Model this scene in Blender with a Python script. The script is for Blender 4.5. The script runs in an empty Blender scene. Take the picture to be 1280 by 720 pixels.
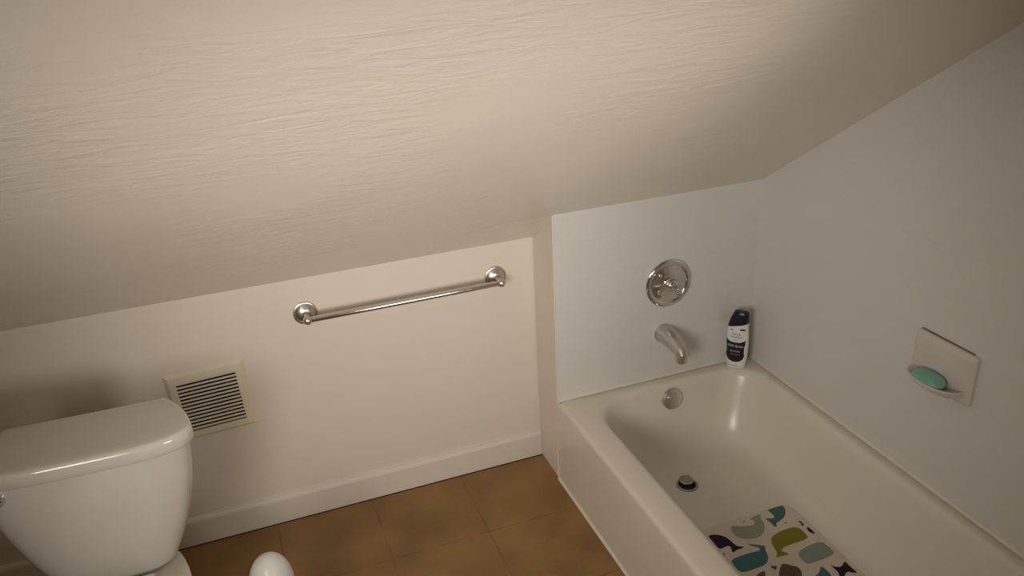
import bpy, bmesh, math, random
from mathutils import Vector, Matrix
random.seed(4)
scn = bpy.context.scene
COL = scn.collection
PI = math.pi
D = 0.174          # faucet wall stands this far in front of the knee wall
W = 0.76           # long tub wall
RIM = 0.318        # tub rim height

# ------------------------------------------------------------------ materials
def mat(name, color, rough=0.5, metal=0.0, bump=0.0, bscale=40.0, stretch=(1, 1, 1),
        var=0.0, vscale=4.0, coat=0.0, detail=4.0, bdist=0.01, spec=0.5):
    m = bpy.data.materials.new(name)
    m.use_nodes = True
    nt = m.node_tree
    b = nt.nodes['Principled BSDF']
    b.inputs['Roughness'].default_value = rough
    b.inputs['Metallic'].default_value = metal
    b.inputs['Specular IOR Level'].default_value = spec
    if coat:
        b.inputs['Coat Weight'].default_value = coat
        b.inputs['Coat Roughness'].default_value = 0.08
    tc = nt.nodes.new('ShaderNodeTexCoord')
    mp = nt.nodes.new('ShaderNodeMapping')
    mp.inputs['Scale'].default_value = stretch
    nt.links.new(tc.outputs['Object'], mp.inputs['Vector'])
    n = nt.nodes.new('ShaderNodeTexNoise')
    n.inputs['Scale'].default_value = vscale
    n.inputs['Detail'].default_value = 5
    nt.links.new(mp.outputs['Vector'], n.inputs['Vector'])
    r = nt.nodes.new('ShaderNodeValToRGB')
    c = Vector(color[:3])
    lo, hi = c * (1 - var), c * (1 + var)
    r.color_ramp.elements[0].position = 0.3
    r.color_ramp.elements[1].position = 0.7
    r.color_ramp.elements[0].color = (*lo, 1)
    r.color_ramp.elements[1].color = (min(hi[0], 1), min(hi[1], 1), min(hi[2], 1), 1)
    nt.links.new(n.outputs['Fac'], r.inputs['Fac'])
    nt.links.new(r.outputs['Color'], b.inputs['Base Color'])
    if bump:
        n2 = nt.nodes.new('ShaderNodeTexNoise')
        n2.inputs['Scale'].default_value = bscale
        n2.inputs['Detail'].default_value = detail
        nt.links.new(mp.outputs['Vector'], n2.inputs['Vector'])
        bp = nt.nodes.new('ShaderNodeBump')
        bp.inputs['Strength'].default_value = bump
        bp.inputs['Distance'].default_value = bdist
        nt.links.new(n2.outputs['Fac'], bp.inputs['Height'])
        nt.links.new(bp.outputs['Normal'], b.inputs['Normal'])
    return m

def N(m, t): return m.node_tree.nodes.new(t)

def ceiling_material():
    """old painted plaster with fine, roughly horizontal trowel wrinkles"""
    m = mat('ceiling_paint', (0.76, 0.69, 0.595), rough=0.34, var=0.03, vscale=2.5)
    nt = m.node_tree; b = nt.nodes['Principled BSDF']
    tc = N(m, 'ShaderNodeTexCoord')
    mp = N(m, 'ShaderNodeMapping'); mp.inputs['Scale'].default_value = (5.2, 19, 19)
    mp.inputs['Rotation'].default_value = (0, 0, math.radians(20))
    nt.links.new(tc.outputs['Object'], mp.inputs['Vector'])
    n1 = N(m, 'ShaderNodeTexNoise'); n1.inputs['Scale'].default_value = 1.6
    n1.inputs['Detail'].default_value = 6; n1.inputs['Roughness'].default_value = 0.62
    n1.inputs['Distortion'].default_value = 1.1
    nt.links.new(mp.outputs['Vector'], n1.inputs['Vector'])
    # the wrinkles come and go in patches
    n2 = N(m, 'ShaderNodeTexNoise'); n2.inputs['Scale'].default_value = 2.2; n2.inputs['Detail'].default_value = 2
    nt.links.new(tc.outputs['Object'], n2.inputs['Vector'])
    mr = N(m, 'ShaderNodeMapRange'); mr.inputs['From Min'].default_value = 0.40; mr.inputs['From Max'].default_value = 0.62
    mr.inputs['To Min'].default_value = 0.12; mr.inputs['To Max'].default_value = 1.0
    nt.links.new(n2.outputs['Fac'], mr.inputs['Value'])
    mul = N(m, 'ShaderNodeMath'); mul.operation = 'MULTIPLY'
    nt.links.new(n1.outputs['Fac'], mul.inputs[0]); nt.links.new(mr.outputs['Result'], mul.inputs[1])
    n3 = N(m, 'ShaderNodeTexNoise'); n3.inputs['Scale'].default_value = 160; n3.inputs['Detail'].default_value = 2
    nt.links.new(tc.outputs['Object'], n3.inputs['Vector'])
    ad = N(m, 'ShaderNodeMath'); ad.operation = 'MULTIPLY_ADD'; ad.inputs[1].default_value = 0.04
    nt.links.new(n3.outputs['Fac'], ad.inputs[0]); nt.links.new(mul.outputs['Value'], ad.inputs[2])
    bp = N(m, 'ShaderNodeBump'); bp.inputs['Strength'].default_value = 0.55; bp.inputs['Distance'].default_value = 0.007
    nt.links.new(ad.outputs['Value'], bp.inputs['Height'])
    nt.links.new(bp.outputs['Normal'], b.inputs['Normal'])
    return m

def floor_material():
    """brown vinyl tiles, about 32 cm square, thin dark joints"""
    m = mat('brown_vinyl_tile', (0.285, 0.160, 0.050), rough=0.42, var=0.22, vscale=5, bump=0.08, bscale=60)
    nt = m.node_tree; b = nt.nodes['Principled BSDF']
    tc = N(m, 'ShaderNodeTexCoord')
    sp = N(m, 'ShaderNodeSeparateXYZ'); nt.links.new(tc.outputs['Object'], sp.inputs['Vector'])
    def line(axis, off):
        a = N(m, 'ShaderNodeMath'); a.operation = 'ADD'; a.inputs[1].default_value = off
        nt.links.new(sp.outputs[axis], a.inputs[0])
        d = N(m, 'ShaderNodeMath'); d.operation = 'DIVIDE'; d.inputs[1].default_value = 0.32
        nt.links.new(a.outputs[0], d.inputs[0])
        f = N(m, 'ShaderNodeMath'); f.operation = 'FRACT'; nt.links.new(d.outputs[0], f.inputs[0])
        s = N(m, 'ShaderNodeMath'); s.operation = 'SUBTRACT'; s.inputs[1].default_value = 0.5
        nt.links.new(f.outputs[0], s.inputs[0])
        ab = N(m, 'ShaderNodeMath'); ab.operation = 'ABSOLUTE'; nt.links.new(s.outputs[0], ab.inputs[0])
        g = N(m, 'ShaderNodeMath'); g.operation = 'GREATER_THAN'; g.inputs[1].default_value = 0.4955
        nt.links.new(ab.outputs[0], g.inputs[0])
        return g
    g1, g2 = line('X', 3.20), line('Y', 3.20 + 0.335)
    mx = N(m, 'ShaderNodeMath'); mx.operation = 'MAXIMUM'
    nt.links.new(g1.outputs[0], mx.inputs[0]); nt.links.new(g2.outputs[0], mx.inputs[1])
    # joints are worn away here and there
    n = N(m, 'ShaderNodeTexNoise'); n.inputs['Scale'].default_value = 9; nt.links.new(tc.outputs['Object'], n.inputs['Vector'])
    mr = N(m, 'ShaderNodeMapRange'); mr.inputs['From Min'].default_value = 0.38; mr.inputs['From Max'].default_value = 0.62
    mr.inputs['To Min'].default_value = 0.1; mr.inputs['To Max'].default_value = 0.75
    nt.links.new(n.outputs['Fac'], mr.inputs['Value'])
    mu = N(m, 'ShaderNodeMath'); mu.operation = 'MULTIPLY'
    nt.links.new(mx.outputs[0], mu.inputs[0]); nt.links.new(mr.outputs[0], mu.inputs[1])
    src = b.inputs['Base Color'].links[0].from_socket
    mixn = N(m, 'ShaderNodeMix'); mixn.data_type = 'RGBA'
    nt.links.new(mu.outputs[0], mixn.inputs['Factor'])
    # second, larger mottling
    n2 = N(m, 'ShaderNodeTexNoise'); n2.inputs['Scale'].default_value = 2.4; n2.inputs['Detail'].default_value = 8
    n2.inputs['Distortion'].default_value = 1.2
    nt.links.new(tc.outputs['Object'], n2.inputs['Vector'])
    r2 = N(m, 'ShaderNodeValToRGB')
    r2.color_ramp.elements[0].position = 0.3; r2.color_ramp.elements[0].color = (0.78, 0.78, 0.76, 1)
    r2.color_ramp.elements[1].position = 0.7; r2.color_ramp.elements[1].color = (1.15, 1.12, 1.1, 1)
    nt.links.new(n2.outputs['Fac'], r2.inputs['Fac'])
    mm = N(m, 'ShaderNodeMix'); mm.data_type = 'RGBA'; mm.blend_type = 'MULTIPLY'; mm.inputs['Factor'].default_value = 1
    nt.links.new(src, mm.inputs['A']); nt.links.new(r2.outputs['Color'], mm.inputs['B'])
    nt.links.new(mm.outputs['Result'], mixn.inputs['A'])
    mixn.inputs['B'].default_value = (0.05, 0.028, 0.012, 1)
    nt.links.new(mixn.outputs['Result'], b.inputs['Base Color'])
    return m

def panel_material():
    """white tub-surround sheet with very faint embossed tile joints"""
    m = mat('white_surround_panel', (0.70, 0.69, 0.665), rough=0.36, var=0.012, vscale=3)
    nt = m.node_tree; b = nt.nodes['Principled BSDF']
    tc = N(m, 'ShaderNodeTexCoord')
    sp = N(m, 'ShaderNodeSeparateXYZ'); nt.links.new(tc.outputs['Object'], sp.inputs['Vector'])
    d = N(m, 'ShaderNodeMath'); d.operation = 'DIVIDE'; d.inputs[1].default_value = 0.128
    nt.links.new(sp.outputs['Z'], d.inputs[0])
    a = N(m, 'ShaderNodeMath'); a.operation = 'ADD'; a.inputs[1].default_value = 0.15
    nt.links.new(d.outputs[0], a.inputs[0])
    f = N(m, 'ShaderNodeMath'); f.operation = 'FRACT'; nt.links.new(a.outputs[0], f.inputs[0])
    s = N(m, 'ShaderNodeMath'); s.operation = 'SUBTRACT'; s.inputs[1].default_value = 0.5; nt.links.new(f.outputs[0], s.inputs[0])
    ab = N(m, 'ShaderNodeMath'); ab.operation = 'ABSOLUTE'; nt.links.new(s.outputs[0], ab.inputs[0])
    mr = N(m, 'ShaderNodeMapRange'); mr.inputs['From Min'].default_value = 0.478; mr.inputs['From Max'].default_value = 0.5
    mr.inputs['To Min'].default_value = 1; mr.inputs['To Max'].default_value = 0
    nt.links.new(ab.outputs[0], mr.inputs['Value'])
    n = N(m, 'ShaderNodeTexNoise'); n.inputs['Scale'].default_value = 3.5; n.inputs['Detail'].default_value = 2
    nt.links.new(tc.outputs['Object'], n.inputs['Vector'])
    ad = N(m, 'ShaderNodeMath'); ad.operation = 'MULTIPLY_ADD'; ad.inputs[1].default_value = 2.0
    nt.links.new(n.outputs['Fac'], ad.inputs[0]); nt.links.new(mr.outputs[0], ad.inputs[2])
    bp = N(m, 'ShaderNodeBump'); bp.inputs['Strength'].default_value = 0.16; bp.inputs['Distance'].default_value = 0.003
    nt.links.new(ad.outputs[0], bp.inputs['Height']); nt.links.new(bp.outputs['Normal'], b.inputs['Normal'])
    return m

M = dict(
    ceil=ceiling_material(), floor=floor_material(), panel=panel_material(),
    wall=mat('cream_wall_paint', (0.76, 0.69, 0.60), rough=0.42, var=0.015, vscale=3, bump=0.12, bscale=130, bdist=0.004),
    trim=mat('cream_gloss_paint', (0.75, 0.69, 0.61), rough=0.32, var=0.01, bump=0.05, bscale=30, bdist=0.003),
    caulk=mat('caulk', (0.74, 0.70, 0.61), rough=0.4, var=0.05, vscale=30),
    tub=mat('tub_enamel', (0.74, 0.69, 0.60), rough=0.26, var=0.012, vscale=3),
    china=mat('vitreous_china', (0.72, 0.68, 0.615), rough=0.10, var=0.006, vscale=4, coat=0.5),
    seat=mat('seat_plastic', (0.74, 0.72, 0.68), rough=0.25),
    plastic=mat('white_plastic', (0.80, 0.79, 0.76), rough=0.35, var=0.01),
    chrome=mat('chrome', (0.68, 0.66, 0.63), rough=0.10, metal=1.0, var=0.02, vscale=20),
    satin=mat('worn_chrome', (0.62, 0.60, 0.56), rough=0.32, metal=1.0, var=0.05, vscale=30),
    dull=mat('dull_chrome', (0.36, 0.33, 0.29), rough=0.34, metal=1.0, var=0.1, vscale=30),
    dark=mat('black_void', (0.006, 0.005, 0.004), rough=0.8),
    vent=mat('almond_vent_enamel', (0.76, 0.69, 0.54), rough=0.4, var=0.02, vscale=10),
    dish=mat('soap_dish_china', (0.66, 0.63, 0.575), rough=0.2, var=0.01, coat=0.3),
    dark_strip=mat('dark_brown', (0.16, 0.13, 0.095), rough=0.7, var=0.3, vscale=60),
    soap=mat('green_soap', (0.22, 0.47, 0.39), rough=0.38, var=0.12, vscale=25),
    bottle=mat('white_bottle', (0.82, 0.81, 0.79), rough=0.3),
    navy=mat('navy_cap', (0.006, 0.008, 0.022), rough=0.3),
    badge=mat('dark_badge', (0.014, 0.008, 0.014), rough=0.35, var=0.4, vscale=60),
    ink=mat('grey_ink', (0.16, 0.145, 0.14), rough=0.5),
    black_ink=mat('black_ink', (0.02, 0.018, 0.018), rough=0.5),
    white_ink=mat('pale_ink', (0.72, 0.72, 0.84), rough=0.5),
    mat_white=mat('mat_vinyl', (0.66, 0.60, 0.50), rough=0.5, var=0.02),
    f_navy=mat('print_navy', (0.010, 0.012, 0.035), rough=0.5, spec=0.15),
    f_sage=mat('print_sage', (0.32, 0.345, 0.28), rough=0.5, spec=0.15),
    f_teal=mat('print_teal', (0.060, 0.165, 0.185), rough=0.5, spec=0.15),
    f_dteal=mat('print_deep_teal', (0.075, 0.15, 0.15), rough=0.5, spec=0.15),
    f_olive=mat('print_olive', (0.24, 0.205, 0.022), rough=0.5, spec=0.15),
    f_grey=mat('print_grey_teal', (0.25, 0.30, 0.28), rough=0.5, spec=0.15),
    f_brown=mat('print_brown', (0.12, 0.085, 0.06), rough=0.5, spec=0.15),
)

# ------------------------------------------------------------------ helpers
def obj(name, bm, m, parent=None, smooth=True, loc=None, rot=None, autosmooth=40):
    me = bpy.data.meshes.new(name)
    bmesh.ops.recalc_face_normals(bm, faces=bm.faces)
    bm.to_mesh(me); bm.free()
    for x in (m if isinstance(m, (list, tuple)) else [m]): me.materials.append(x)
    o = bpy.data.objects.new(name, me); COL.objects.link(o)
    if smooth:
        for p in me.polygons: p.use_smooth = True
        if autosmooth:
            me.set_sharp_from_angle(angle=math.radians(autosmooth))
    if parent: o.parent = parent
    if loc: o.location = loc
    if rot: o.rotation_euler = rot
    return o

def tag(o, label, cat, group=None):
    o['label'] = label; o['category'] = cat
    if group: o['group'] = group
    return o

def thing(name, label, cat, loc=(0, 0, 0), rot=(0, 0, 0)):
    o = bpy.data.objects.new(name, None); COL.objects.link(o)
    o.location = loc; o.rotation_euler = rot; o.empty_display_size = 0.05
    return tag(o, label, cat)

def se(v, p): return math.copysign(abs(v) ** p, v)

def struct(name, bm, m, smooth=False, label=None):
    o = obj(name, bm, m, smooth=smooth)
    o['kind'] = 'structure'
    if label: o['label'] = label
    return o

def box(bm, lo, hi, bevel=0.0, seg=2):
    lo, hi = Vector(lo), Vector(hi)
    g = bmesh.ops.create_cube(bm, size=1)
    vs = g['verts']
    for v in vs:
        v.co = Vector([(lo[i] + hi[i]) / 2 + v.co[i] * (hi[i] - lo[i]) for i in range(3)])
    if bevel:
        es = list({e for v in vs for e in v.link_edges})
        bmesh.ops.bevel(bm, geom=es, offset=bevel, segments=seg, profile=0.5, affect='EDGES')
    return bm

def slab(bm, pts, off):
    """closed polygon extruded by an offset vector"""
    off = Vector(off)
    a = [bm.verts.new(Vector(p)) for p in pts]
    b = [bm.verts.new(Vector(p) + off) for p in pts]
    bm.faces.new(a); bm.faces.new(b[::-1])
    n = len(pts)
    for i in range(n):
        bm.faces.new((a[i], b[i], b[(i + 1) % n], a[(i + 1) % n]))
    return bm

def loft(bm, loops, cap0=True, cap1=True, closed=True, mi=0):
    rows = [[bm.verts.new(Vector(p)) for p in l] for l in loops]
    n = len(rows[0])
    for r0, r1 in zip(rows, rows[1:]):
        for i in range(n if closed else n - 1):
            j = (i + 1) % n
            f = bm.faces.new((r0[i], r0[j], r1[j], r1[i])); f.material_index = mi
    if cap0: f = bm.faces.new(rows[0][::-1]); f.material_index = mi
    if cap1: f = bm.faces.new(rows[-1]); f.material_index = mi
    return rows

def lathe(bm, prof, M4=None, n=40, cap0=True, cap1=True):
    """profile of (radius, height) about local Z, placed by a matrix"""
    M4 = M4 or Matrix()
    loops = [[M4 @ Vector((r * math.cos(2 * PI * i / n), r * math.sin(2 * PI * i / n), h)) for i in range(n)] for r, h in prof]
    return loft(bm, loops, cap0, cap1)

def tube(bm, pts, radii, n=20, up=Vector((1, 0, 0))):
    pts = [Vector(p) for p in pts]
    if not hasattr(radii, '__len__'): radii = [radii] * len(pts)
    loops = []
    for i, p in enumerate(pts):
        t = (pts[min(i + 1, len(pts) - 1)] - pts[max(i - 1, 0)]).normalized()
        u = up.cross(t).normalized(); v = t.cross(u)
        r = radii[i]; rx, ry = r if isinstance(r, tuple) else (r, r)
        loops.append([p + u * ry * math.cos(2 * PI * k / n) + v * rx * math.sin(2 * PI * k / n) for k in range(n)])
    return loft(bm, loops)

def rrect(x0, x1, y0, y1, r, z, k=10, c=10):
    """rounded rectangle with a fixed number of points; r = radius or four radii (x1y1, x0y1, x0y0, x1y0)"""
    if not isinstance(r, tuple): r = (r,) * 4
    pts = []
    ctr = [(x1 - r[0], y1 - r[0], 0, r[0]), (x0 + r[1], y1 - r[1], 90, r[1]), (x0 + r[2], y0 + r[2], 180, r[2]), (x1 - r[3], y0 + r[3], 270, r[3])]
    arcs = []
    for cx, cy, a0, rr in ctr:
        arcs.append([Vector((cx + rr * math.cos(math.radians(a0 + 90 * i / c)), cy + rr * math.sin(math.radians(a0 + 90 * i / c)), z)) for i in range(c + 1)])
    for q in range(4):
        pts += arcs[q]
        a, b = arcs[q][-1], arcs[(q + 1) % 4][0]
        for i in range(1, k): pts.append(a.lerp(b, i / k))
    return pts

AX_Y = Matrix.Rotation(PI / 2, 4, 'X')       # local Z -> world -Y (out of the back walls)

# ------------------------------------------------------------------ the room
def ceil_z(y):
    t = -y
    P = [(-0.2, 0.70), (0.0, 0.855), (0.174, 0.984), (0.52, 1.218), (1.02, 1.556), (2.32, 2.451), (3.0, 2.92)]
    for (a, za), (b, zb) in zip(P, P[1:]):
        if t <= b: return za + (zb - za) * (t - a) / (b - a)
XL, YF = -2.12, -3.1

bm = bmesh.new(); box(bm, (XL - .1, YF - .1, -.08), (W + .1, .1, 0.0)); struct('floor', bm, M['floor'])

# sloped ceiling (with the flat strip at its top) as one slab
bm = bmesh.new()
prof = [(0.0, 0.855), (-.05, ceil_z(-.05)), (-.11, ceil_z(-.11)), (-.174, ceil_z(-.174)), (-.34, ceil_z(-.34)), (-.52, ceil_z(-.52)), (-.77, ceil_z(-.77)), (-1.02, ceil_z(-1.02)),
        (-1.5, ceil_z(-1.5)), (-2.32, 2.451), (YF - .1, 2.451)]
poly = [(XL - .1, y, z) for y, z in prof] + [(XL - .1, YF - .1, 2.60), (XL - .1, -2.30, 2.60), (XL - .1, 0.1, 0.95), (XL - .1, .1, .78)]
slab(bm, poly, (W - XL + .2, 0, 0))
struct('ceiling', bm, M['ceil'])

bm = bmesh.new(); box(bm, (XL - .1, 0, 0), (W + .1, .1, 0.87)); struct('wall_back', bm, M['wall'])
# boxed-out wall at the end of the tub, its left side painted like the knee wall
bm = bmesh.new(); slab(bm, [(0, 0, 0), (0, -D + .004, 0), (0, -D + .004, ceil_z(-D) + .005), (0, 0, 0.87)], (0.05, 0, 0))
struct('wall_return', bm, M['wall'])
bm = bmesh.new(); slab(bm, [(0.003, -D, 0), (W + .02, -D, 0), (W + .02, -D, ceil_z(-D) + .004), (0.003, -D, ceil_z(-D) + .004)], (0, 0.06, 0))
struct('wall_end', bm, M['panel'])
bm = bmesh.new()
slab(bm, [(W, .1, 0), (W, .1, .8)] + [(W, y, z + .01) for y, z in prof] + [(W, YF - .1, 0)], (0.1, 0, 0))
struct('wall_right', bm, M['panel'])
bm = bmesh.new()
slab(bm, [(XL, .1, 0), (XL, .1, .8)] + [(XL, y, z + .01) for y, z in prof] + [(XL, YF - .1, 0)], (-0.1, 0, 0))
struct('wall_left', bm, M['wall'])
bm = bmesh.new(); box(bm, (XL, YF - .1, 0), (W, YF, 2.46)); struct('wall_front', bm, M['wall'])
# unseen partition added at the tub's foot to shade the right wall
bm = bmesh.new(); slab(bm, [(0.14, -1.715, 0), (0.14, -1.715, ceil_z(-1.715) + .01), (0.14, -1.80, ceil_z(-1.80) + .01), (0.14, -1.80, 0)], (W - .14, 0, 0))
struct('wall_blocker', bm, M['wall'])

# baseboard with an eased top
bm = bmesh.new()
bprof = [(0, 0.0), (-.015, 0.0), (-.015, 0.088), (-.0125, 0.095), (-.008, 0.099), (0, 0.101)]
slab(bm, [(XL, y, z + .001) for y, z in bprof], (-XL - .001, 0, 0))
struct('baseboard_back', bm, M['trim'])
# dark gap line under the baseboard and caulk along the apron
bm = bmesh.new(); slab(bm, [(XL, -.0155, 0.0005), (XL, -.0185, 0.0005), (XL, -.0155, 0.0025)], (-XL - .002, 0, 0))
struct('trim_1', bm, M['dark'])
bm = bmesh.new(); slab(bm, [(0.0, -D, 0.0), (-.007, -D, 0.0), (-.0035, -D, .004), (0.0, -D, .009)], (0, -1.52, 0))
struct('trim_2', bm, M['caulk'])
bm = bmesh.new(); tube(bm, [(-.001, -D + .002, z) for z in (0, .02, .06, .095, .11, .12)], [.004, .0045, .0042, .004, .003, .0006], 12)
struct('trim_3', bm, M['caulk'], smooth=True)

# ------------------------------------------------------------------ bathtub
TUB = thing('bathtub', 'white enamelled built-in bathtub along the white-panelled right wall', 'bathtub', (0.38, -0.94, 0))
bm = bmesh.new()
TX0, TX1, TY0, TY1 = 0.0005, 0.7585, -1.703, -D - .0015
L = []
for ins, z in [(0.0, 0.0), (0.0, .10), (0.0, .20), (0.0, .298), (0.0005, .304), (.002, .309), (.0050, .3135), (.009, .3163), (.015, .318)]:
    L.append(rrect(TX0 + ins, TX1 - ins * .3, TY0 + ins * .3, TY1 - ins * .3, .004 + ins, z))
inner = [  # xl, xr, y foot, y head, radius(x1y1, x0y1, x0y0, x1y0), z
    (.080, .732, -1.626, -.212, (.10, .15, .15, .12), .3180),
    (.0885, .7265, -1.620, -.2175, (.11, .155, .15, .12), .3170),
    (.0945, .7215, -1.614, -.2225, (.115, .155, .15, .12), .3125),
    (.100, .716, -1.606, -.227, (.12, .155, .15, .12), .3050),
    (.105, .710, -1.595, -.231, (.12, .15, .15, .12), .290),
    (.113, .697, -1.565, -.238, (.12, .15, .15, .12), .250),
    (.124, .680, -1.520, -.250, (.12, .145, .15, .12), .190),
    (.136, .662, -1.470, -.267, (.12, .14, .15, .12), .130),
    (.147, .645, -1.420, -.290, (.115, .13, .14, .115), .090),
    (.160, .628, -1.375, -.315, (.11, .12, .13, .11), .066),
    (.180, .605, -1.340, -.345, (.10, .10, .11, .10), .0545),
    (.205, .578, -1.305, -.378, (.08, .08, .09, .08), .0505),
    (.28, .50, -1.22, -.46, (.05, .05, .05, .05), .0500),
    (.34, .44, -1.10, -.58, (.02, .02, .02, .02), .0500)]
for xl, xr, y0, y1, r, z in inner: L.append(rrect(xl, xr, y0, y1, r, z))
loft(bm, L, cap0=False, cap1=True)
shell = obj('tub_shell', bm, M['tub'], TUB, autosmooth=0, loc=(-.38, .94, 0))

# overflow plate on the sloping head wall
ovp = Vector((0.405, -0.2385, 0.262))
tilt = Matrix.Translation(ovp) @ Matrix.Rotation(math.radians(-13), 4, 'X') @ AX_Y
bm = bmesh.new()
lathe(bm, [(.0385, -.002), (.0390, .003), (.0375, .007), (.030, .0105), (.018, .0125), (.006, .013), (.0005, .013)], tilt, 48)
ov = obj('overflow_plate', bm, M['satin'], TUB, loc=(-.38, .94, 0))
bm = bmesh.new()
lathe(bm, [(.0065, .011), (.0065, .0145), (.005, .016), (.0005, .0165)], tilt @ Matrix.Translation((-.017, .010, 0)), 20)
obj('screw', bm, M['chrome'], ov)

# drain with its stopper
bm = bmesh.new()
dr = Matrix.Translation((0.352, -0.442, 0.0508))
lathe(bm, [(.0360, -.001), (.0365, .0015), (.0345, .0032), (.0310, .0035), (.0285, .0022), (.0282, .0010)], dr, 48, cap1=False)
drn = obj('drain', bm, M['dull'], TUB, loc=(-.38, .94, 0))
bm = bmesh.new(); lathe(bm, [(.0283, .0004), (.0283, .0010), (.0005, .0011)], dr, 40); obj('drain_hole', bm, M['dark'], drn)
bm = bmesh.new()
ds = Matrix.Translation((0.357, -0.426, 0.0508)) @ Matrix.Rotation(math.radians(3), 4, 'X')
lathe(bm, [(.006, .001), (.006, .006), (.0235, .0065), (.0245, .0085), (.0225, .0105), (.012, .0120), (.0005, .0124)], ds, 40)
obj('stopper', bm, M['dull'], drn)

# sealant beads where the tub meets the panelled walls
bm = bmesh.new(); slab(bm, [(.004, -D, RIM + .005), (.004, -D - .0035, RIM + .0015), (.004, -D - .007, RIM + .0002), (.004, -D, RIM - .003)], (W - .005, 0, 0))
struct('trim_4', bm, M['caulk'])
bm = bmesh.new(); slab(bm, [(W, -D, RIM + .005), (W - .0035, -D, RIM + .0015), (W - .007, -D, RIM + .0002), (W, -D, RIM - .003)], (0, -1.527, 0))
struct('trim_5', bm, M['caulk'])

# ------------------------------------------------------------------ bath mat with printed sea animals
MATT = 0.0555
MO = Vector((0.40, -1.00, MATT - .0045))
bm = bmesh.new()
mx0, mx1, my0, my1 = -.192, .192, -.345, .345
loft(bm, [rrect(mx0 + i, mx1 - i, my0 + i, my1 - i, .03, z) for i, z in [(.002, 0.0), (0.0, .0012), (0.0, .0030), (.0012, .0040), (.003, .0044)]])
PRINTS = [
    ('f_navy', [(-0.126, 0.315), (-0.1, 0.309), (-0.081, 0.292), (-0.074, 0.267), (-0.073, 0.245), (-0.064, 0.234), (-0.051, 0.229), (-0.063, 0.225), (-0.08, 0.227), (-0.094, 0.22), (-0.099, 0.225), (-0.09, 0.24), (-0.092, 0.251), (-0.103, 0.251), (-0.119, 0.248), (-0.127, 0.253), (-0.126, 0.283)]),
    ('f_sage', [(-0.036, 0.325), (-0.006, 0.307), (0.026, 0.298), (0.04, 0.305), (0.044, 0.317), (0.033, 0.328), (0.055, 0.332), (0.083, 0.334), (0.069, 0.319), (0.068, 0.299), (0.056, 0.275), (0.035, 0.254), (0.007, 0.245), (-0.023, 0.25), (-0.047, 0.269), (-0.05, 0.298)]),
    ('f_dteal', [(0.111, 0.342), (0.14, 0.347), (0.16, 0.347), (0.171, 0.335), (0.16, 0.31), (0.14, 0.291), (0.116, 0.282), (0.099, 0.279), (0.089, 0.26), (0.084, 0.272), (0.085, 0.292), (0.079, 0.311), (0.097, 0.302), (0.11, 0.301), (0.115, 0.313), (0.113, 0.331)]),
    ('f_olive', [(0.064, 0.238), (0.097, 0.244), (0.136, 0.243), (0.15, 0.23), (0.151, 0.204), (0.145, 0.184), (0.116, 0.181), (0.079, 0.182), (0.049, 0.179), (0.036, 0.169), (0.054, 0.149), (0.031, 0.15), (0.005, 0.153), (0.022, 0.169), (0.025, 0.189), (0.033, 0.214), (0.047, 0.23)]),
    ('f_grey', [(0.075, 0.146), (0.126, 0.158), (0.171, 0.157), (0.176, 0.13), (0.175, 0.1), (0.141, 0.094), (0.103, 0.093), (0.071, 0.094), (0.068, 0.119)]),
    ('f_teal', [(-0.122, 0.197), (-0.085, 0.201), (-0.04, 0.199), (-0.019, 0.196), (-0.013, 0.208), (-0.034, 0.227), (-0.033, 0.235), (-0.015, 0.221), (0.008, 0.207), (-0.004, 0.193), (-0.008, 0.176), (-0.018, 0.157), (-0.041, 0.14), (-0.078, 0.139), (-0.114, 0.139), (-0.126, 0.148), (-0.126, 0.174)]),
    ('f_brown', [(0.007, 0.127), (0.025, 0.112), (0.044, 0.089), (0.018, 0.049), (-0.012, 0.04), (-0.043, 0.059), (-0.034, 0.088), (-0.011, 0.113)]),
    ('f_navy', [(0.128, 0.07), (0.136, 0.055), (0.15, 0.049), (0.162, 0.052), (0.178, 0.065), (0.177, 0.037), (0.179, 0.009), (0.165, 0.017), (0.155, 0.027), (0.136, 0.015), (0.118, 0.006), (0.107, 0.005), (0.124, 0.02), (0.131, 0.037)]),
    ('f_navy', [(0.175, 0.229), (0.179, 0.211), (0.177, 0.188), (0.166, 0.201), (0.166, 0.215)]),
    ('f_navy', [(0.166, 0.261), (0.174, 0.254), (0.173, 0.24), (0.166, 0.233), (0.162, 0.24), (0.17, 0.245), (0.166, 0.251)]),
    ('f_dteal', [(0.102, 0.075), (0.106, 0.059), (0.105, 0.028), (0.078, 0.007), (0.045, 0.01), (0.043, 0.033), (0.06, 0.048), (0.082, 0.055)]),
    ('f_brown', [(-0.027, 0.134), (-0.021, 0.124), (-0.015, 0.129), (-0.016, 0.118), (-0.031, 0.11), (-0.028, 0.12), (-0.034, 0.121)]),
    ('f_brown', [(-0.093, 0.114), (-0.072, 0.122), (-0.055, 0.12), (-0.069, 0.104), (-0.08, 0.08), (-0.109, 0.076)]),
    ('f_brown', [(-0.125, 0.232), (-0.122, 0.226), (-0.128, 0.219), (-0.129, 0.224)]),
    ('f_sage', [(0.007, 0.326), (0.019, 0.328), (0.015, 0.321), (0.005, 0.32)]),
    ('f_brown', [(0.125, 0.271), (0.131, 0.269), (0.126, 0.264), (0.122, 0.265)])]
order = ['f_navy', 'f_sage', 'f_teal', 'f_dteal', 'f_olive', 'f_grey', 'f_brown']
def inside(p): return max(mx0 + .004, min(mx1 - .004, p[0])), max(my0 + .004, min(my1 - .004, p[1]))
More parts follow.
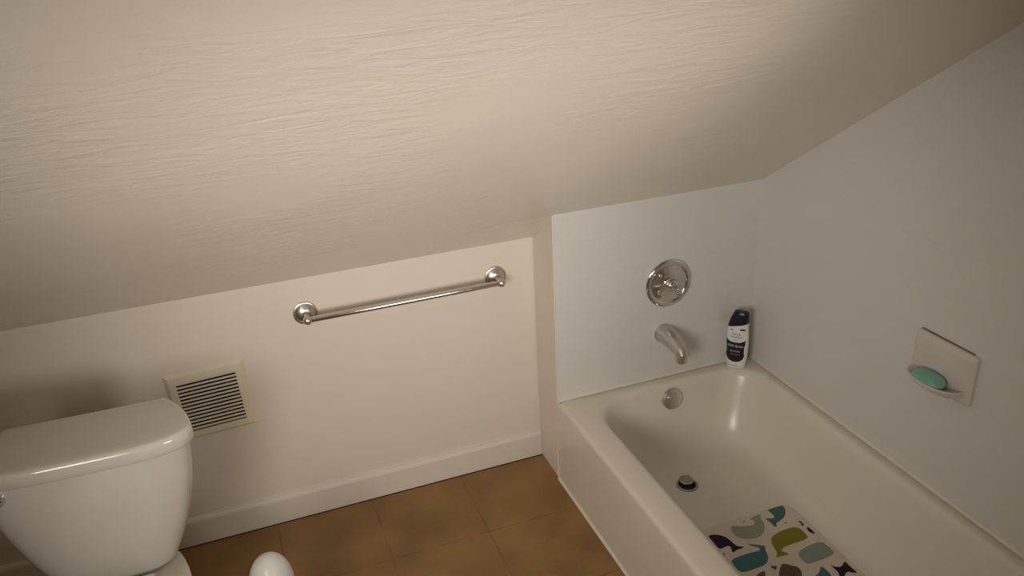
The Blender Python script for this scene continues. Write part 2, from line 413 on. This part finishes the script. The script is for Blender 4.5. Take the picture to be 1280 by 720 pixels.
def blob(pts, mi):
    """printed shape as a thin raised film; outline smoothed once"""
    q = []
    n = len(pts)
    for i in range(n):
        a, b, c = Vector(pts[i - 1]), Vector(pts[i]), Vector(pts[(i + 1) % n])
        q += [b.lerp(a, .25), b.lerp(c, .25)]
    vs = [bm.verts.new((*inside(p), .00475)) for p in q]
    es = [bm.edges.new((vs[i], vs[(i + 1) % len(vs)])) for i in range(len(vs))]
    r = bmesh.ops.triangle_fill(bm, use_beauty=True, use_dissolve=False, edges=es, normal=(0, 0, 1))
    for f in r['geom']:
        if isinstance(f, bmesh.types.BMFace): f.material_index = mi
for k, pts in PRINTS: blob(pts, order.index(k) + 1)
def xf(i, rot, dx, dy, sc=1.0):
    pts = PRINTS[i][1]
    cx = sum(p[0] for p in pts) / len(pts); cy = sum(p[1] for p in pts) / len(pts)
    c, s = math.cos(rot), math.sin(rot)
    return [(dx + sc * (c * (x - cx) - s * (y - cy)), dy + sc * (s * (x - cx) + c * (y - cy))) for x, y in pts]
for i, k, rot, dx, dy in [(3, 'f_teal', 3.0, -.10, -.10), (1, 'f_olive', .3, .03, -.14), (0, 'f_navy', .5, -.13, -.20), (5, 'f_sage', 2.9, .10, -.17),
                          (3, 'f_grey', .4, -.03, -.25), (1, 'f_dteal', 3.3, .12, -.28), (2, 'f_brown', .2, -.13, -.30), (0, 'f_navy', 2.6, .04, -.315)]:
    blob(xf(i, rot, dx, dy, .9), order.index(k) + 1)
bmat = obj('bath_mat', bm, [M['mat_white']] + [M[k] for k in order], smooth=False, loc=MO)
tag(bmat, 'off-white bath mat printed with blue, olive and grey whales on the tub bottom', 'bath mat')

# ------------------------------------------------------------------ shower valve, spout
V = thing('shower_valve', 'round chrome shower valve plate on the white tub end wall', 'faucet', (0.412, -D, 0.677))
bm = bmesh.new()
lathe(bm, [(.084, -.001), (.0855, .003), (.0845, .0075), (.0800, .0105), (.0740, .0115), (.0690, .0100), (.0655, .0075), (.0600, .0085), (.048, .0120), (.034, .0150), (.026, .0158), (.0005, .0160)], AX_Y, 72)
obj('escutcheon', bm, M['chrome'], V)
bm = bmesh.new()
lathe(bm, [(.025, .012), (.025, .020), (.0225, .0225), (.0215, .034), (.0200, .039), (.0150, .0425), (.0100, .043), (.0080, .0418), (.0005, .0415)], AX_Y, 40)
hub = obj('hub', bm, M['chrome'], V)
bm = bmesh.new()
tube(bm, [(0.0, -.034, 0.0), (-.018, -.036, -.004), (-.036, -.038, -.008), (-.050, -.040, -.010), (-.058, -.041, -.012), (-.061, -.041, -.0125)],
     [(.012, .008), (.0095, .007), (.0085, .0065), (.0095, .0065), (.0085, .006), (.003, .003)], 16, up=Vector((0, 1, 0)))
obj('lever', bm, M['chrome'], V)
for sx, sz in ((.036, -.030), (-.036, .036)):
    bm = bmesh.new()
    lathe(bm, [(.0060, .010), (.0060, .0140), (.0045, .0155), (.0005, .016)], Matrix.Translation((sx, 0, sz)) @ AX_Y, 20)
    obj('screw', bm, M['chrome'], V)

S = thing('tub_spout', 'short chrome tub spout on the tub end wall below the round valve', 'faucet', (0.402, -D, 0.490))
bm = bmesh.new()
lathe(bm, [(.0345, -.001), (.0355, .001), (.0350, .003), (.033, .0038)], AX_Y, 40)
obj('wall_flange', bm, M['satin'], S)
bm = bmesh.new()
tube(bm, [(0, -.003, 0), (0, -.030, .001), (0, -.060, -.0010), (0, -.088, -.006), (0, -.112, -.013), (0, -.129, -.0175), (0, -.140, -.023), (0, -.1425, -.028)],
     [(.0335, .0335), (.0330, .0335), (.0310, .0310), (.0285, .0275), (.0258, .0240), (.0240, .0205), (.0190, .0130), (.007, .005)], 28)
body = obj('spout_body', bm, M['satin'], S)
bm = bmesh.new()
lathe(bm, [(.0165, 0), (.0192, -.0005), (.0200, .012), (.0205, .032), (.0185, .038), (.0005, .040)], Matrix.Translation((0, -.1190, -.053)), 32)
obj('outlet', bm, M['satin'], S)

# ------------------------------------------------------------------ soap dish and soap
SD = thing('soap_dish', 'white ceramic soap dish fixed on the right wall above the tub', 'soap dish', (W, -0.995, 0.695))
bm = bmesh.new()
# tapered plate: local x = out of wall (negative world x)
def plate_loop(ins, x):
    return [Vector((x, y, z)) for (y, z) in [(p.x, p.y) for p in rrect(-.097 + ins, .097 - ins, -.072 + ins, .072 - ins, .010, 0, 6, 6)]]
loft(bm, [plate_loop(0, 0.001), plate_loop(0, -.010), plate_loop(.003, -.0130), plate_loop(.010, -.0170), plate_loop(.017, -.0178)])
obj('back_plate', bm, M['dish'], SD)
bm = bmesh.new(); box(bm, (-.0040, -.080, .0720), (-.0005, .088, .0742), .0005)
obj('top_strip', bm, M['dark_strip'], SD)  # thin dark brown strip along the plate's top edge
bm = bmesh.new()
# scoop tray: half bowl with an inner hollow, growing out of the lower plate
n = 28
def tray_loop(ry, rx, z, x0=-.014):
    return [Vector((x0 - rx * math.sin(PI * i / n) ** 0.75, ry * math.cos(PI * i / n), z)) for i in range(n + 1)]
rows = [tray_loop(.030, .012, -.0700), tray_loop(.052, .030, -.0640), tray_loop(.066, .046, -.0540), tray_loop(.077, .058, -.0430), tray_loop(.083, .065, -.0350),
        tray_loop(.0840, .066, -.0320), tray_loop(.083, .0645, -.0295), tray_loop(.0795, .061, -.0290), tray_loop(.076, .057, -.0310), tray_loop(.070, .052, -.0380),
        tray_loop(.055, .040, -.0420), tray_loop(.035, .024, -.0465), tray_loop(.012, .008, -.0475)]
loft(bm, rows, closed=False, cap0=True, cap1=True)
obj('tray', bm, M['dish'], SD)
bm = bmesh.new()
# soap bar: pillowy oval
bm = bmesh.new()
loops = []
for j in range(1, 16):
    a = -PI / 2 + PI * j / 16
    rr = max(math.cos(a), 0) ** 0.75; h = .0175 * math.sin(a)
    loops.append([Vector((.0285 * rr * se(math.cos(2 * PI * i / 36), .85), .049 * rr * se(math.sin(2 * PI * i / 36), .85), h)) for i in range(36)])
loft(bm, loops)
soap = obj('soap_bar', bm, M['soap'], loc=(W - .0475, -.990, .6650), rot=(math.radians(-1), math.radians(-12), math.radians(2)))
tag(soap, 'pale green oval bar of soap lying in the wall soap dish', 'soap')

# ------------------------------------------------------------------ shampoo bottle
BT = thing('shampoo_bottle', 'white shampoo bottle with navy cap and dark badge in the tub corner', 'bottle', (.672, -.223, RIM - .0002), (0, 0, math.radians(-47)))
HP = [(0, .0290, .0150), (.003, .0310, .0170), (.010, .0325, .0185), (.035, .0360, .0205), (.070, .0385, .0215), (.105, .0385, .0212), (.135, .0370, .0200), (.160, .0352, .0188), (.175, .0340, .0178)]
def prof_at(z):
    for (a, wa, ta), (b, wb, tb) in zip(HP, HP[1:]):
        if z <= b:
            k = (z - a) / (b - a); return wa + (wb - wa) * k, ta + (tb - ta) * k
    return HP[-1][1:]
EXP = 2.5
def sec(w, t, z, zf=None, n=48, dx=0):
    out = []
    for i in range(n):
        a = 2 * PI * i / n
        x = w * se(math.cos(a), 2 / EXP); y = t * se(math.sin(a), 2 / EXP)
        out.append(Vector((x + dx, y, z if zf is None else zf(x))))
    return out
seam = lambda x: .1690 + .27 * x
bm = bmesh.new()
loft(bm, [sec(w, t, z) for z, w, t in HP[:-1]] + [sec(.0347, .0184, 0, seam)])
obj('bottle_body', bm, M['bottle'], BT)
bm = bmesh.new()
capl = [sec(.0347, .0184, 0, lambda x: seam(x) + .0004), sec(.0356, .0192, 0, lambda x: seam(x) + .0008), sec(.0354, .0191, 0, lambda x: seam(x) + .006),
        sec(.0325, .0185, 0, lambda x: .190 + .16 * x, dx=.0022), sec(.0285, .0175, 0, lambda x: .206 + .05 * x, dx=.0060), sec(.0258, .0160, 0, lambda x: .2145, dx=.0078),
        sec(.0235, .0142, 0, lambda x: .2185 - .04 * x, dx=.0082), sec(.016, .010, 0, lambda x: .2200 - .05 * x, dx=.0082)]
loft(bm, capl)
obj('cap', bm, M['navy'], BT)
def front_y(x, z, e=.0004):
    w, t = prof_at(z); u = min(abs(x) / w, .995)
    return -t * (1 - u ** EXP) ** (1 / EXP) - e
# badge wrapped onto the front: banner on top, shield below
def badge_half(z):
    if z > .094: return .0335 if z < .104 else .0335 + (z - .104) * .15
    if z > .060: return .0310
    k = (.060 - z) / .032
    return .0310 * max(0, 1 - k ** 2.4) ** 0.5 + .0015
bm = bmesh.new()
rows = []
for j in range(25):
    z = .0285 + (.110 - .0285) * j / 24
    h = badge_half(z)
    row = []
    for i in range(21):
        x = -h + 2 * h * i / 20
        zz = z + (.010 * (abs(x) / .033) ** 3 - .004 if z > .098 else 0)
        row.append(Vector((x - .003, front_y(x - .003, zz), zz)))
    rows.append(row)
loft(bm, rows, closed=False, cap0=False, cap1=False)
obj('badge', bm, M['badge'], BT)

def text(name, body, size, x, z, m, parent, shear=0.0, e=.0009):
    cu = bpy.data.curves.new('txt', 'FONT'); cu.body = body; cu.size = size; cu.align_x = 'CENTER'; cu.shear = shear
    cu.resolution_u = 3
    o = bpy.data.objects.new('txt', cu); COL.objects.link(o)
    dg = bpy.context.evaluated_depsgraph_get()
    me = bpy.data.meshes.new_from_object(o.evaluated_get(dg))
    bpy.data.objects.remove(o)
    for v in me.vertices:
        px, pz = v.co.x + x, v.co.y + z
        v.co = (px, front_y(px, pz, e), pz)
    me.materials.clear(); me.materials.append(m); me.name = name
    r = bpy.data.objects.new(name, me); COL.objects.link(r); r.parent = parent
    return r
text('lettering', 'head &\nshoulders', .0112, -.002, .1345, M['ink'], BT)
text('lettering', '2in1', .0085, -.002, .1125, M['ink'], BT)
text('lettering', 'Old Spice', .0135, -.003, .0880, M['white_ink'], BT, .3)
text('lettering', 'SWAGGER', .0075, -.003, .0690, M['white_ink'], BT)
bm = bmesh.new()
def wrap_rect(bm, x0, x1, z0, z1, e=.0007):
    loft(bm, [[Vector((x0 + (x1 - x0) * i / 6, front_y(x0 + (x1 - x0) * i / 6, z, e), z)) for i in range(7)] for z in (z0, (z0 + z1) / 2, z1)], False, False, False)
wrap_rect(bm, .010, .027, .1530, .1590); obj('emblem', bm, M['black_ink'], BT)
bm = bmesh.new(); wrap_rect(bm, -.023, -.015, .1510, .1545); obj('emblem', bm, M['black_ink'], BT)
bm = bmesh.new(); wrap_rect(bm, -.022, -.0185, .0115, .0150); obj('emblem', bm, M['black_ink'], BT)
bm = bmesh.new(); wrap_rect(bm, -.015, .010, .0125, .0140); obj('small_print', bm, M['ink'], BT)
bm = bmesh.new(); wrap_rect(bm, -.018, .014, .0570, .0610, .0008); obj('badge_stripe', bm, M['ink'], BT)

# ------------------------------------------------------------------ towel bar
TB = thing('towel_bar', 'chrome towel bar with round end plates on the cream knee wall', 'towel rail', (-.4485, 0, .740))
HW = .3105
ros = [(.0355, -.001), (.0370, .002), (.0362, .0055), (.0325, .0075), (.0300, .0070), (.0285, .0085), (.0240, .0125), (.0160, .0160), (.0115, .0180)]
pst = [(.0115, .016), (.0095, .022), (.0085, .032), (.0088, .042), (.0105, .049)]
for s in (-1, 1):
    T = Matrix.Translation((s * HW, 0, 0)) @ AX_Y
    bm = bmesh.new(); lathe(bm, ros, T, 48); r = obj('rosette', bm, M['satin'], TB)
    bm = bmesh.new()
    ball = [(.0142 * math.cos(a), .0605 + .0142 * math.sin(a)) for a in [math.radians(q) for q in range(-46, 90, 12)]] + [(.0004, .0747)]
    lathe(bm, pst + ball, T, 32); obj('post', bm, M['satin'], TB)
bm = bmesh.new(); tube(bm, [(-HW + .008, -.0605, 0), (-.1, -.0605, -.0004), (.1, -.0605, -.0004), (HW - .008, -.0605, 0)], .0088, 24, up=Vector((0, 0, 1)))
obj('rail', bm, M['chrome'], TB)

# ------------------------------------------------------------------ wall vent
VG = thing('wall_vent', 'almond metal wall vent with dark slots beside the toilet tank', 'vent', (-1.077, 0, .509), (0, math.radians(-2.2), 0))
bm = bmesh.new()
ho, hi = .112, .0865
def sq(h, y, v=None): return [Vector((-h, y, -(v or h))), Vector((h, y, -(v or h))), Vector((h, y, (v or h))), Vector((-h, y, (v or h)))]
loft(bm, [sq(ho + .004, 0.0005), sq(ho + .004, -.002), sq(ho - .006, -.010), sq(hi + .002, -.0115), sq(hi, -.0110), sq(hi, -.003)], False, False)
fr = obj('vent_frame', bm, M['vent'], VG, smooth=False)
bm = bmesh.new()
NS = 14
pitch = 2 * hi / NS
for k in range(NS):
    zc = -hi + pitch * (k + .5)
    lo, hi2 = zc - pitch * .5 + pitch * .50, zc + pitch * .5
    slab(bm, [(-hi, -.0112, lo), (-hi, -.0112, hi2), (-hi, -.0095, hi2), (-hi, -.0060, lo + .0005)], (2 * hi, 0, 0))
obj('louvers', bm, M['vent'], VG, smooth=False)
bm = bmesh.new(); box(bm, (-hi, -.0028, -hi), (hi, -.0010, hi)); obj('dark_duct', bm, M['dark'], VG, smooth=False)

# ------------------------------------------------------------------ toilet
TL = thing('toilet', 'white toilet with bow-front tank standing before the knee wall', 'toilet', (-1.345, -.345, 0), (0, 0, math.radians(-1.5)))
def dloop(hw, back, side, front, z, n=14, r=.03, backhw=None):
    """plan: straight back at y=back, sides to y=side, front bowed to y=front (local, -y = front)"""
    bh = backhw if backhw is not None else hw
    pts = []
    # right back corner -> right front
    P0 = Vector((bh, back, z)); P1 = Vector((hw, side, z))
    cpts = [P0.lerp(P1, i / 6) for i in range(7)]
    for i, p in enumerate(cpts):
        k = i / 6
        p.x += math.sin(k * PI) * .012
    pts += cpts
    # rounded corner then bow
    for i in range(1, 2 * n):
        a = PI * i / (2 * n)
        x = hw * se(math.cos(a), .52); y = side + (front - side) * se(math.sin(a), .95)
        pts.append(Vector((x, y, z)))
    pts += [Vector((-p.x, p.y, z)) for p in cpts[::-1]]
    for i in range(1, 8):
        pts.append(Vector((-bh + 2 * bh * i / 8, back, z)))
    return pts
bm = bmesh.new()
tk = [(.343, .112, -.034, -.095, -.170), (.347, .134, -.028, -.112, -.180), (.360, .147, -.024, -.118, -.186), (.400, .165, -.020, -.124, -.192), (.437, .180, -.017, -.129, -.197),
      (.48, .195, -.014, -.133, -.201), (.528, .209, -.011, -.138, -.205), (.577, .221, -.009, -.142, -.209), (.62, .229, -.007, -.145, -.212), (.68, .235, -.006, -.148, -.214), (.702, .236, -.006, -.149, -.215)]
loft(bm, [dloop(hw, b, s, f, z, backhw=hw * .86) for z, hw, b, s, f in tk])
obj('tank', bm, M['china'], TL, autosmooth=50)
bm = bmesh.new()
ld = [(.700, .010), (.7005, .003), (.704, .0), (.728, .0), (.735, .002), (.739, .006), (.7405, .012), (.7408, .03), (.7410, .08)]
loft(bm, [dloop(.250 - i, .0 - i, -.157 + i * .3, -.228 + i, z, backhw=.190 - i) for z, i in ld])
obj('tank_lid', bm, M['china'], TL, autosmooth=60)
# flush lever on the left of the tank front
bm = bmesh.new()
lathe(bm, [(.016, -.006), (.0170, .004), (.0165, .010), (.0140, .0150), (.009, .0180), (.0005, .019)], Matrix.Translation((-.179, -.200, .671)) @ Matrix.Rotation(math.radians(-16), 4, 'Z') @ AX_Y, 28)
lv = obj('flush_lever', bm, M['chrome'], TL)
bm = bmesh.new()
tube(bm, [(-.190, -.211, .672), (-.214, -.206, .671), (-.235, -.200, .668), (-.256, -.194, .665)], [.006, .0055, .006, .003], 16, up=Vector((0, 0, 1)))
obj('lever_arm', bm, M['chrome'], lv)
# pedestal and bowl
def oval(hw, yb, yf, z, n=44, e=.9, cy=None):
    yc = (yb + yf) / 2 if cy is None else cy
    pts = []
    for i in range(n):
        a = 2 * PI * i / n
        y = math.sin(a)
        ry = (yb - yc) if y > 0 else (yc - yf)
        pts.append(Vector((hw * se(math.cos(a), e), yc + ry * se(y, e), z)))
    return pts
bm = bmesh.new()
bw = [(0, .105, -.02, -.49, .75), (.02, .108, -.02, -.495, .75), (.06, .098, -.03, -.48, .78), (.14, .094, -.03, -.47, .8), (.22, .112, -.03, -.52, .85), (.29, .145, -.025, -.60, .85),
      (.34, .170, -.02, -.66, .85), (.365, .180, -.015, -.685, .85), (.380, .182, -.015, -.690, .85), (.387, .178, -.02, -.685, .85)]
loft(bm, [oval(hw, yb, yf, z * .886, e=e, cy=-.34 if z > .25 else None) for z, hw, yb, yf, e in bw])
obj('bowl', bm, M['china'], TL, autosmooth=60)
bm = bmesh.new(); loft(bm, [oval(hw, -.235, yf, z - .044, cy=-.45) for z, hw, yf in [(.389, .180, -.690), (.391, .186, -.697), (.402, .187, -.698), (.406, .182, -.692)]])
obj('seat', bm, M['seat'], TL)
bm = bmesh.new(); loft(bm, [oval(hw, -.238, yf, z - .044, cy=-.45) for z, hw, yf in [(.4075, .178, -.688), (.409, .183, -.694), (.418, .181, -.691), (.424, .160, -.66), (.426, .10, -.60)]])
obj('seat_lid', bm, M['seat'], TL)
for s in (-1, 1):
    bm = bmesh.new(); box(bm, (s * .075 - .018, -.236, .342), (s * .075 + .018, -.208, .370), .006, 3); obj('seat_hinge', bm, M['seat'], TL)

# ------------------------------------------------------------------ rounded white canister by the toilet
CN = thing('canister', 'slim white plastic canister with domed top on the brown floor beside the toilet', 'canister', (-.990, -.630, 0))
bm = bmesh.new()
lathe(bm, [(.058, 0.0), (.062, .002), (.0635, .008), (.0625, .06), (.0605, .14), (.0590, .195), (.058, .1965)], None, 48)
obj('canister_base', bm, M['plastic'], CN)
bm = bmesh.new()
dome = [(.0575, .198), (.0585, .199), (.0580, .25), (.0560, .295)] + [(.0560 * math.cos(a) ** .92, .295 + .090 * math.sin(a)) for a in [math.radians(q) for q in range(10, 86, 8)]] + [(.003, .385)]
lathe(bm, dome, None, 48)
obj('canister_lid', bm, M['plastic'], CN)

# ------------------------------------------------------------------ light: unseen spots added behind the camera to set the brightness
def lamp(name, loc, aim, angle, radius, watts, color):
    l = bpy.data.lights.new(name, 'SPOT'); l.energy = watts; l.spot_size = math.radians(angle); l.spot_blend = 1.0
    l.shadow_soft_size = radius; l.color = color
    o = bpy.data.objects.new(name, l); o.location = loc; COL.objects.link(o)
    o.rotation_euler = (Vector(aim) - Vector(loc)).to_track_quat('-Z', 'Y').to_euler()
    return o
SOFT = (1.06, 0.99, 0.895)
lamp('added_spot', (.05, -2.8, 1.1), (-.5, -.7, 1.1), 70, .32, 56, SOFT)
lamp('added_spot', (-1.7, -2.4, 1.4), (-.2, -.4, .8), 70, .42, 101, SOFT)
lamp('added_spot', (-.9, -2.8, 1.2), (-.4, -.9, 1.5), 60, .30, 48, SOFT)

w = bpy.data.worlds.new('world'); scn.world = w; w.use_nodes = True
w.node_tree.nodes['Background'].inputs['Color'].default_value = (.9, .85, .75, 1)
w.node_tree.nodes['Background'].inputs['Strength'].default_value = .05

# ------------------------------------------------------------------ camera
cam = bpy.data.cameras.new('camera'); co = bpy.data.objects.new('camera', cam); COL.objects.link(co)
cam.sensor_width = 36; cam.lens = 1031.64 / 1280 * 36; cam.clip_start = .02
R = Matrix(((0.93579, -0.34936, -0.04735), (0.18371, 0.36859, 0.91126), (0.30091, 0.86145, -0.4091)))
rt, up, fw = R[0], R[1], R[2]
m4 = Matrix(((rt[0], up[0], -fw[0], -.91333), (rt[1], up[1], -fw[1], -2.38299), (rt[2], up[2], -fw[2], 1.81778), (0, 0, 0, 1)))
co.matrix_world = m4
scn.camera = co
vs = scn.view_settings
scn.display_settings.display_device = 'sRGB'
vs.view_transform = 'Standard'; vs.look = 'None'; vs.gamma = 1; vs.use_curve_mapping = False
vs.exposure = 0.0
